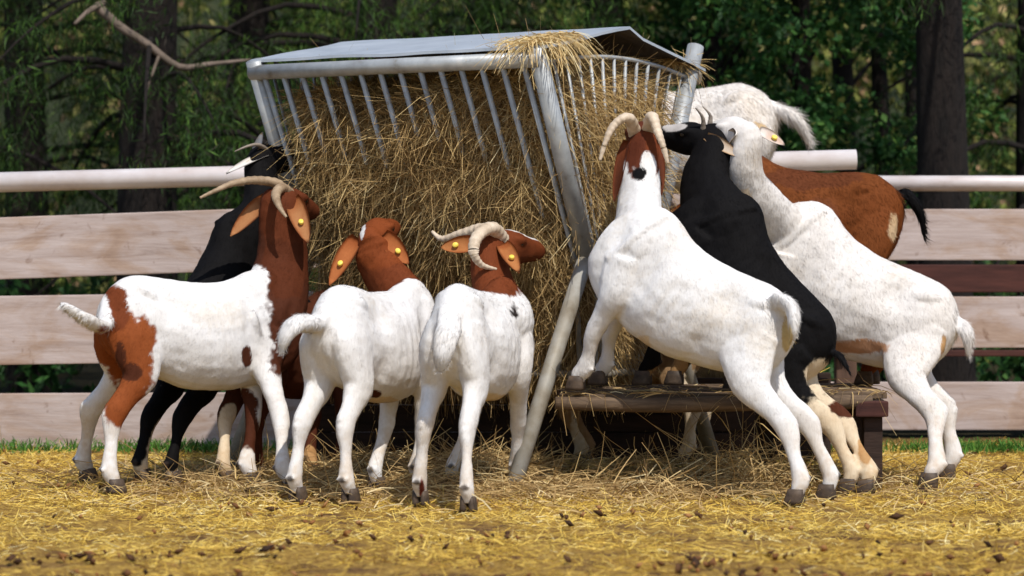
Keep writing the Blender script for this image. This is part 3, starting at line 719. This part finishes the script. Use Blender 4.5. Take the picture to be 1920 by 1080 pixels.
    for k in tags:
        b_, tp, nr = tag_info[k]; ax = (tp - b_).normalized(); nr = (nr - ax*nr.dot(ax)).normalized(); c = b_.lerp(tp, .6) + nr*(.006) ; sdv = ax.cross(nr)
        c = c - nr*.012*0
        tb_ = MB(); rg = []
        for dz in (-.007, .003):
            rg.append([c + nr*dz + ax*(.0125*math.cos(an)) + sdv*(.0105*math.sin(an)) for an in (2*math.pi*q/14 for q in range(14))])
        rg.append([c + nr*.005 + ax*(.010*math.cos(an)) + sdv*(.009*math.sin(an)) for an in (2*math.pi*q/14 for q in range(14))])
        tb_.rings(rg); tb_.build('ear_tag', M['tag'], root)
    return root
CAMDIR = Vector((0, -1, .15))

# 1 white goat with brown rump, far left
goat('white goat with brown rump patch, brown neck and long swept horns, leftmost of the herd',
     U(244, 612, 10.52), 62, 1.0, 0,
     [Vector((-1.74, 10.82, 0)), G(207, 926), G(464, 912), G(536, 922)],
     U(534, 380, 11.0), (.38, .90, -.08), (0, -.1, 1), WHITE,
     [('h', .42, DARKB), ('e', U(566, 600, 10.8), (.128, .7, .34), DARKB), ('e', U(545, 470, 11), (.10, .5, .2), (.085, .022, .008)), ('e', U(545, 400, 11), (.16, .5, .12), (.11, .028, .010)), ('c', U(505, 735, 10.65), U(536, 922, 10.5), .075, .06, WHITE),
      ('e', U(215, 680, 10.3), (.145, .4, .22), RED), ('e', U(212, 580, 10.4), (.065, .4, .085), BROWN), ('e', U(228, 760, 10.3), (.08, .3, .10), RED),
      ('e', U(236, 700, 10.25), (.05, .3, .04), DARKB), ('e', U(218, 670, 10.25), (.025, .3, .06), DARKB), ('e', U(176, 640, 10.5), (.05, .5, .1), RED), ('e', U(165, 735, 10.5), (.055, .5, .13), WHITE),
      ('e', U(462, 668, 10.6), (.019, .4, .042), DARKB), ('e', U(310, 745, 10.4), (.055, .35, .04), TAN), ('e', U(405, 755, 10.5), (.05, .35, .025), DARKB),
      ('c', U(455, 755, 10.75), U(466, 840, 10.7), .06, .05, DARKB)],
     [[-1, U(520, 345, 10.95), U(480, 338, 10.9), U(440, 343, 10.85), U(405, 357, 10.8), U(375, 371, 10.78)],
      [1, U(528, 352, 10.93), U(517, 366, 10.84), U(524, 388, 10.78), U(537, 407, 10.76)]], 'horn', .028,
     [(-1, U(430, 436, 10.9), (-.2, -.8, .5)), (1, U(576, 448, 10.80), (.1, -1, .1))], .095, (.37, .17, .07), RED, [1],
     [U(195, 610, 10.35), U(165, 600, 10.25), U(128, 578, 10.2), U(112, 568, 10.2)], .030, WHITE, neck_mid=U(528, 500, 10.95), neck_fat=1.16)
# 2 black goat reared behind
goat('black goat with pale ears reared up at the feeder behind the brown rumped goat',
     U(350, 650, 11.0), 30, 1.0, 42, [G(262, 906), G(320, 910), U(540, 560, 11.42), U(570, 600, 11.3)],
     U(503, 300, 11.5), (.75, .5, .15), (-.2, 0, 1), BLACK,
     [('c', G(262, 906) , U(300, 810, 10.9), .06, .055, CREAM), ('c', G(320, 910), U(332, 850, 10.8), .05, .05, CREAM)],
     [[1, U(485, 272, 11.42), U(465, 274, 11.38), U(440, 284, 11.34)]], 'horn_grey', .013,
     [(1, U(424, 316, 11.32), (-.2, -.6, .9)), (-1, U(488, 248, 11.5), (-.6, -.8, .3))], .06, (.74, .70, .66), None, [], [U(300, 660, 10.7), U(285, 700, 10.65)], .018, neck_mid=U(492, 395, 11.4), neck_fat=1.1)
# 11 dark brown goat, mostly hidden
goat('dark brown goat almost hidden between the leftmost goat and the hornless one',
     Vector((-1.06, 11.0, .56)), 30, .95, 0, [G(420, 908), G(482, 898), G(582, 896), G(640, 890)],
     U(610, 610, 11.45), (.3, .6, -.7), (0, .5, 1), DARKB,
     [('c', G(420, 908), U(440, 770, 10.8), .06, .06, CREAM), ('c', G(582, 896), U(590, 720, 11), .06, .06, TAN)], (), 'horn',
     .015, [(-1, U(585, 640, 11.3), (-1, -1, 0)), (1, U(650, 640, 11.3), (1, -1, 0))], .06, DARKB, None, [], (), fur=12000)
# 3 white hornless goat with red head
goat('white hornless goat with a red brown head and white blaze, tail flicked to the left',
     U(632, 634, 10.10), 28, 1.0, 0, [G(553, 942), G(652, 945), G(702, 922), G(780, 916)],
     U(700, 448, 10.80), (.24, .90, .22), (-.15, -.2, .9), WHITE,
     [('h', .30, BROWN), ('e', U(706, 450, 10.8), (.14, .5, .13), (.20, .048, .013)), ('e', U(679, 430, 10.75), (.013, .12, .042), WHITE), ('e', U(712, 756, 10.3), (.08, .2, .025), CREAM),
      ('e', U(702, 742, 10.2), (.03, .1, .02), DARKB)],
     (), 'horn', .02, [(-1, U(616, 528, 10.66), (-.3, -1, .2)), (1, U(766, 492, 10.7), (.1, -1, .3))], .092, (.38, .125, .04), RED, [0, 1],
     [U(592, 606, 9.98), U(560, 606, 9.9), U(535, 630, 9.86), U(527, 664, 9.86)], .042, WHITE, neck_mid=U(718, 510, 10.75), neck_fat=.95, head_s=1.14, bodyw=.88)
# 4 white goat from behind with horns
goat('white goat seen from behind, horned red brown head turned right',
     U(853, 632, 9.86), 15, .98, 0, [G(786, 949), G(876, 960), G(846, 914), G(966, 914)],
     U(928, 466, 10.60), (.56, .82, .02), (0, -.05, 1), WHITE,
     [('h', .30, BROWN), ('e', U(930, 520, 10.6), (.11, .5, .10), BROWN), ('e', U(952, 585, 10.4), (.06, .2, .05), (.02, .012, .01)), ('b', .07, .26, .030, .004, WHITE),
      ('e', U(905, 755, 10.2), (.10, .3, .05), CREAM), ('e', U(792, 908, 9.85), (.012, .1, .055), (.14, .03, .02))],
     [[1, U(922, 428, 10.5), U(896, 442, 10.42), U(888, 472, 10.38), U(902, 496, 10.40), U(930, 505, 10.44)],
      [-1, U(905, 430, 10.7), U(868, 438, 10.75), U(830, 448, 10.8), U(810, 434, 10.82)]], 'horn_pale', .036,
     [(-1, U(826, 462, 10.6), (-.1, -1, .25)), (1, U(972, 502, 10.36), (.1, -.9, .5))], .085, (.40, .16, .055), RED, [0, 1],
     [U(842, 612, 9.72), U(836, 636, 9.66), U(830, 668, 9.64), U(826, 698, 9.66)], .042, WHITE, neck_mid=U(926, 540, 10.5), bendy=-.12,
     extra=[(U(868, 690, 9.86), .045)], neck_fat=1.12, head_s=1.3, bodyw=.84)
# 5 white reared goat in front
goat('white goat reared with front hooves on the timber platform, brown head, black nape spot',
     U(1418, 634, 10.2), -72, 1.0, 33, [G(1502, 946), G(1560, 936), U(1090, 732, 10.42), U(1132, 722, 10.58)],
     U(1203, 268, 10.6), (.05, .93, .28), (0, -.3, 1), WHITE,
     [('e', U(1203, 250, 10.6), (.13, .5, .165), (.10, .026, .012)), ('e', U(1232, 262, 10.5), (.05, .25, .10), BROWN), ('e', U(1214, 312, 10.5), (.030, .3, .06), WHITE), ('e', U(1200, 323, 10.4), (.025, .2, .024), BLACK),
      ('e', U(1205, 640, 10.4), (.04, .2, .04), CREAM), ('e', U(1300, 712, 10.3), (.14, .2, .04), CREAM),
      ('e', U(1476, 628, 10.1), (.02, .1, .07), (.55, .42, .20))],
     [[-1, U(1178, 221, 10.5), U(1152, 234, 10.48), U(1136, 264, 10.46), U(1125, 300, 10.46)],
      [1, U(1222, 218, 10.5), U(1233, 246, 10.46), U(1244, 276, 10.44), U(1252, 306, 10.44)]], 'horn_pale', .028,
     [(-1, U(1144, 372, 10.48), (-.7, -.7, .0)), (1, U(1248, 362, 10.46), (.7, -.7, 0))], .07, DARKB, BROWN, [],
     [U(1458, 566, 10.1), U(1484, 578, 10.05), U(1488, 618, 10.02), U(1478, 648, 10.03)], .035, neck_mid=U(1198, 385, 10.48), neck_fat=1.0, stif=.035, bodyw=.95)
# 6 black reared goat
goat('black goat with tan legs reared up behind the foremost reared goat',
     U(1488, 655, 10.55), -74, 1.0, 54, [G(1600, 925), G(1634, 926), U(1215, 722, 10.65), U(1275, 722, 10.72)],
     U(1322, 262, 10.85), (-.84, .50, .10), (0, -.1, 1), BLACK,
     [('e', U(1262, 240, 10.95), (.05, .2, .02), (.5, .47, .45)), ('e', U(1592, 830, 10.45), (.20, .5, .24), CREAM), ('e', U(1540, 705, 10.4), (.055, .5, .07), CREAM), ('e', U(1590, 765, 10.45), (.08, .5, .035), DARKB), ('e', U(1612, 840, 10.5), (.03, .3, .06), TAN), ('c', U(1265, 690, 10.7), U(1215, 722, 10.65), .06, .06, TAN)],
     [[-1, U(1318, 222, 10.80), U(1304, 202, 10.78)], [1, U(1332, 218, 10.86), U(1318, 200, 10.86)]], 'horn_grey', .012,
     [(-1, U(1388, 290, 10.70), (-.1, -1, .4)), (1, U(1400, 262, 11.05), (0, 1, .5))], .06, (.5, .42, .34), TAN, [], [U(1575, 668, 10.45), U(1596, 705, 10.4)], .018, neck_mid=U(1322, 345, 10.75), neck_fat=1.08)
# 7 white goat at the right
goat('large plain white goat with a yellow ear tag rearing at the right edge',
     U(1722, 624, 10.98), -80, 1.09, 32, [G(1752, 916), G(1782, 896) - Vector((0, .05, 0)), U(1385, 736, 10.95), U(1440, 736, 11.0)],
     U(1392, 254, 10.78), (-.50, .85, .10), (0, -.1, 1), (.755, .72, .69),
     [('e', U(1612, 652, 10.8), (.13, .3, .034), (.50, .27, .15)), ('e', U(1775, 650, 10.8), (.02, .1, .06), TAN), ('e', U(1690, 760, 10.6), (.01, .1, .008), BLACK), ('c', U(1395, 300, 10.8), U(1390, 400, 10.8), .03, .05, (.72, .58, .42))],
     (), 'horn', .02, [(1, U(1472, 268, 10.75), (0, -.8, .6)), (-1, U(1336, 288, 10.9), (0, -1, .4))], .058, (.55, .40, .32), (.75, .7, .66), [0],
     [U(1790, 600, 10.95), U(1812, 625, 10.9), U(1815, 670, 10.9)], .026, neck_mid=U(1402, 345, 10.82), fur=42000, fur_len=.015, neck_fat=.74, bodyw=1.0)
# 8 brown goat on the platform
goat('brown goat with black tail and pale rump standing behind the large white goat',
     U(1632, 418, 11.4), -78, 1.04, 9, [Vector((1.50, 11.18, PZ)), Vector((1.545, 11.3, PZ)), Vector((.98, 11.18, PZ)), Vector((.96, 11.32, PZ))],
     U(1350, 380, 11.5), (-.9, .2, -.3), (0, 0, 1), (.165, .048, .012),
     [('e', U(1520, 330, 11.2), (.25, .5, .05), (.12, .035, .012)), ('c', U(1684, 362, 11.25), U(1692, 430, 11.25), .04, .06, (.50, .36, .22)), ('e', U(1545, 400, 11.2), (.08, .3, .08), (.15, .045, .015))],
     [(-1, .8), (1, .8)], 'horn_grey', .015, [(-1, U(1370, 430, 11.4), (-.5, -.5, .5)), (1, U(1330, 420, 11.6), (-.5, .5, .5))], .06, BROWN, None, [],
     [U(1696, 362, 11.4), U(1714, 380, 11.38), U(1728, 410, 11.38), U(1734, 455, 11.38)], .028, BLACK, neck_mid=U(1420, 395, 11.45), fur=30000, fur_len=.02)
# 9 fluffy white goat behind
goat('fluffy white goat with a bushy tail high up behind the far corner of the feeder',
     U(1398, 246, 12.28), -80, 1.10, 0, [Vector((1.10, 12.2, .845)), Vector((1.13, 12.36, .845)), Vector((.48, 12.25, .845)), Vector((.5, 12.42, .845))],
     U(1090, 150, 12.45), (-.8, -.2, -.35), (0, 0, 1), (.76, .715, .67),
     [('c', U(1380, 190, 12.1), U(1440, 240, 12.1), .02, .03, (.62, .45, .26))], [(-1, .7), (1, .7)], 'horn', .014, [(-1, U(1100, 210, 12.2), (0, -1, .3)), (1, U(1100, 205, 12.7), (0, 1, .3))], .06, WHITE, None, [],
     [U(1462, 208, 12.25), U(1490, 222, 12.2), U(1508, 248, 12.2), U(1515, 272, 12.2)], .036, fur=36000, fur_len=.026, bodyw=1.2)
# 10 tan goat seen under the feeder
goat('tan goat in the shade behind the feeder, only its cream legs and flank showing',
     U(1275, 640, 11.72), -86, .95, 0, [Vector((.76, 11.62, 0)), Vector((.86, 11.84, 0)), Vector((.305, 11.6, 0)), Vector((.34, 11.82, 0))],
     U(985, 650, 11.7), (-.8, -.2, -.4), (0, 0, 1), (.40, .25, .13),
     [('c', Vector((.76, 11.62, 0)), Vector((.78, 11.62, .35)), .07, .07, CREAM), ('c', Vector((.86, 11.84, 0)), Vector((.86, 11.84, .35)), .07, .07, CREAM), ('c', Vector((.305, 11.6, 0)), Vector((.32, 11.6, .3)), .06, .06, CREAM)],
     (), 'horn', .014, [(-1, U(960, 690, 11.55), (0, -1, .3)), (1, U(1000, 700, 11.9), (0, 1, .3))], .06, TAN, None, [], (), fur=10000)

# ---------------------------------------------------------------- woodland behind the fence
def leaves(name, C, Rr, n, Ls, Ws, mat, parent, hang=.0, up=.0, tint=(.45, .25)):
    "many small leaf quads spread through clump spheres C (k,3) radius Rr (k,)"
    k = rng.integers(0, len(C), n); d = unit(rng.normal(size=(n, 3))) * (rng.random((n, 1)) ** .5)
    P = C[k] + d * Rr[k][:, None] * np.array([1, 1, .8])
    D = unit(rng.normal(size=(n, 3)) + np.array([0, 0, -hang + up])); S_ = unit(np.cross(D, rng.normal(size=(n, 3))))
    L = Ls * rng.uniform(.6, 1.4, (n, 1)); Wd = Ws * rng.uniform(.6, 1.3, (n, 1))
    V = np.stack([P, P + D*L*.45 + S_*Wd/2, P + D*L, P + D*L*.45 - S_*Wd/2], 1)
    tn = np.clip(rng.normal(*tint, n) + .25*(rng.random(len(C))[k] - .5), 0, 1)
    return link(name, quads_mesh(name, V, 4, [(0, 1, 2, 3)], tn), mat, parent, False)
def trunk(parent, base, h, r, lean=(0, 0), mat='bark', limbs=()):
    mb = MB(); pts = [Vector(base) + Vector((lean[0]*t*t*h + .05*math.sin(t*5+base[0]), lean[1]*t*h, t*h)) for t in np.linspace(0, 1, 9)]
    mb.tube([pts[0] - Vector((0, 0, .1))] + pts, [r*1.25] + [r*(1 - .75*t) for t in np.linspace(0, 1, 9)], 12, 2)
    for p, r_ in limbs: mb.tube(p, [r_*(1 - .8*k/(len(p)-1)) for k in range(len(p))], 7, 3)
    return mb.build('trunk', M[mat], parent)
def spruce(px, Y, h, r, label, n_br=46, leafn=15000, zmin=.9, spread=2.0, tint=(.42, .25), seed=0):
    rn = random.Random(seed); b = Vector(((px - 960)*Y/F_PX, Y, 0))
    root = empty('spruce_tree', b, label, 'tree', 'trees of the wood behind the fence'); limbs = []; C = []; Rr = []
    for k in range(n_br):
        z = zmin + (h - zmin) * (k / n_br) ** 1.25 + rn.uniform(-.1, .1); an = rn.uniform(0, 2*math.pi); ln = spread * (1 - .8*z/h) * rn.uniform(.6, 1.1)
        d = Vector((math.cos(an), math.sin(an), 0)); p0 = b + Vector((0, 0, z)); pts = [p0, p0 + d*ln*.4 + Vector((0, 0, .06)), p0 + d*ln*.75 - Vector((0, 0, .12*ln)), p0 + d*ln - Vector((0, 0, .32*ln))]
        limbs.append((pts,   .010 + .008*ln))
        for t in np.linspace(.25, 1, 6):
            q = pts[1].lerp(pts[3], (t-.25)/.75) if t > .4 else p0.lerp(pts[1], t/.4)
            for _ in range(2):
                C.append(q + Vector((rn.gauss(0, .14), rn.gauss(0, .14), -rn.uniform(.02, .3)))); Rr.append(rn.uniform(.10, .24))
    trunk(root, b, h, r, (rn.uniform(-.02, .02), 0), 'bark', limbs)
    leaves('crown', np.array([c[:] for c in C]), np.array(Rr), int(leafn*2.9), .08, .0075, M['needle'], root, hang=1.6, tint=tint)
def broadleaf(px, Y, h, r, label, nc=70, leafn=14000, cz=(1.0, 5.0), spread=1.6, tint=(.5, .27), seed=0, mat='leaf', size=(.06, .034)):
    rn = random.Random(seed); b = Vector(((px - 960)*Y/F_PX, Y, 0)); root = empty('broadleaf_tree', b, label, 'tree', 'trees of the wood behind the fence')
    C = []; Rr = []; limbs = []
    for k in range(nc):
        z = rn.uniform(*cz); an = rn.uniform(0, 2*math.pi); ln = spread*rn.uniform(.15, 1)
        p = b + Vector((math.cos(an)*ln, math.sin(an)*ln, z)); C.append(p); Rr.append(rn.uniform(.12, .34))
        if k % 2 == 0:
            p0 = b + Vector((0, 0, max(.5, z - ln*.6))); limbs.append(([p0, p0.lerp(p, .5) + Vector((0, 0, .08)), p], .022))
    trunk(root, b, h, r, (rn.uniform(-.05, .05), 0), 'bark', limbs)
    leaves('crown', np.array([c[:] for c in C]), np.array(Rr), int(leafn*1.9), size[0], size[1], M[mat], root, hang=.4, tint=tint)
spruce(290, 16.0, 9, .20, 'dark spruce with the thickest trunk at the left, dead branches reaching across it', 56, 15000, 1.5, 2.1, (.36, .22), 1)
spruce(60, 17.5, 9, .16, 'dark spruce beside the far left edge of the picture', 46, 12000, 1.4, 1.9, (.36, .24), 2)
spruce(470, 18.0, 10, .17, 'spruce with bright hanging sprays just left of the feeder roof', 56, 17000, .9, 2.0, (.74, .25), 3)
spruce(700, 17.2, 10, .16, 'spruce with drooping needles above the left half of the feeder roof', 52, 17000, 1.7, 2.1, (.40, .25), 4)
spruce(900, 19.0, 10, .17, 'deep shaded spruce right behind the middle of the feeder roof', 50, 16000, 1.2, 2.2, (.38, .22), 5)
spruce(1120, 17.6, 10, .16, 'spruce rising behind the ridge end of the feeder roof', 52, 17000, 1.6, 2.0, (.42, .25), 6)
broadleaf(1330, 17.5, 7, .09, 'leafy green tree just right of the feeder roof', 80, 13000, (1.2, 5.5), 1.25, (.42, .25), 7)
broadleaf(1500, 16.6, 7, .08, 'bushy green tree above the fluffy white goat and its tail', 70, 11000, (.8, 5), 1.05, (.50, .25), 8)
broadleaf(1590, 19.5, 8, .10, 'tree with a straight dark trunk and open crown left of the thin stems', 40, 5000, (1.6, 6), 1.5, (.55, .25), 9)
broadleaf(1665, 18.0, 8, .07, 'slim leaning tree with sparse leaves near the right edge', 26, 3500, (1.0, 6), 1.2, (.6, .25), 10)
broadleaf(1718, 20.5, 8, .06, 'thin stemmed tree with yellowing leaves beside the big dark trunk', 26, 3500, (.8, 6), 1.2, (.8, .2), 11)
spruce(1770, 15.6, 9, .17, 'big dark tree trunk at the right edge of the picture', 40, 10000, 2.9, 1.8, (.3, .2), 12)
spruce(1960, 17.0, 9, .17, 'dark spruce standing beyond the right end of the fence', 46, 11000, 1.2, 1.9, (.36, .22), 13)
spruce(-160, 16.5, 9, .17, 'dark spruce beyond the left end of the fence', 40, 9000, 1.2, 1.9, (.36, .22), 14)
# dead branches across the left trunk
db = empty('dead_branch', U(190, 20, 15.2), 'bare dead branch slanting down across the dark trunk at the upper left', 'branch')
mb = MB(); mb.tube([U(180, 10, 15.2), U(225, 50, 15.15), U(275, 82, 15.1), U(335, 125, 15.1), U(395, 120, 15.2), U(470, 112, 15.4)], [.03, .026, .023, .02, .014, .007], 8, 4)
mb.tube([U(195, 5, 15.2), U(165, 22, 15.1), U(140, 45, 15.0)], [.02, .015, .01], 8, 3)
mb.tube([U(300, 100, 15.1), U(285, 140, 15.0), U(275, 175, 15.0)], [.011, .008, .004], 6, 3)
mb.build('limb', M['bark_pale'], db)
# understorey and far wood as masses
n = 240; C = np.stack([rng.uniform(-7, 7, n), rng.uniform(22, 27, n), rng.uniform(.1, 5.5, n)], 1)
o = leaves('far_wood', C, rng.uniform(.3, .7, n), 30000, .13, .07, M['far'], None, .3, tint=(.58, .28)); tag(o, 'mass of far woodland foliage glimpsed between the trunks', 'woodland', kind='stuff')
n = 150; C = np.stack([rng.uniform(-5, 5, n), rng.uniform(15.6, 21, n), rng.uniform(.05, .6, n)], 1)
o = leaves('undergrowth', C, rng.uniform(.2, .45, n), 16000, .10, .05, M['leaf'], None, -.3, tint=(.22, .25)); tag(o, 'low green undergrowth on the woodland floor behind the fence', 'undergrowth', kind='stuff')
mb = MB(); xs = np.linspace(-60, 60, 40); rows = [(28, -.05), (32, 3), (38, 9), (48, 16), (70, 22)]
V = [(x, y + 2*noise.noise(Vector((x*.1, y, 0))), z + (.0 if z < 0 else 1.0*noise.noise(Vector((x*.15, y*.2, 1))))) for y, z in rows for x in xs]; m_ = len(xs)
mb.add(V, [(j*m_+i, j*m_+i+1, (j+1)*m_+i+1, (j+1)*m_+i) for j in range(len(rows)-1) for i in range(m_-1)])
M['hill'] = simple('wooded_hill', [(.35, (.010, .016, .006)), (.6, (.03, .04, .014)), (.75, (.09, .085, .03))], 1.6, .95, detail=10, bmp=.8, bdist=.3)
tag(mb.build('hill', M['hill']), kind='structure')
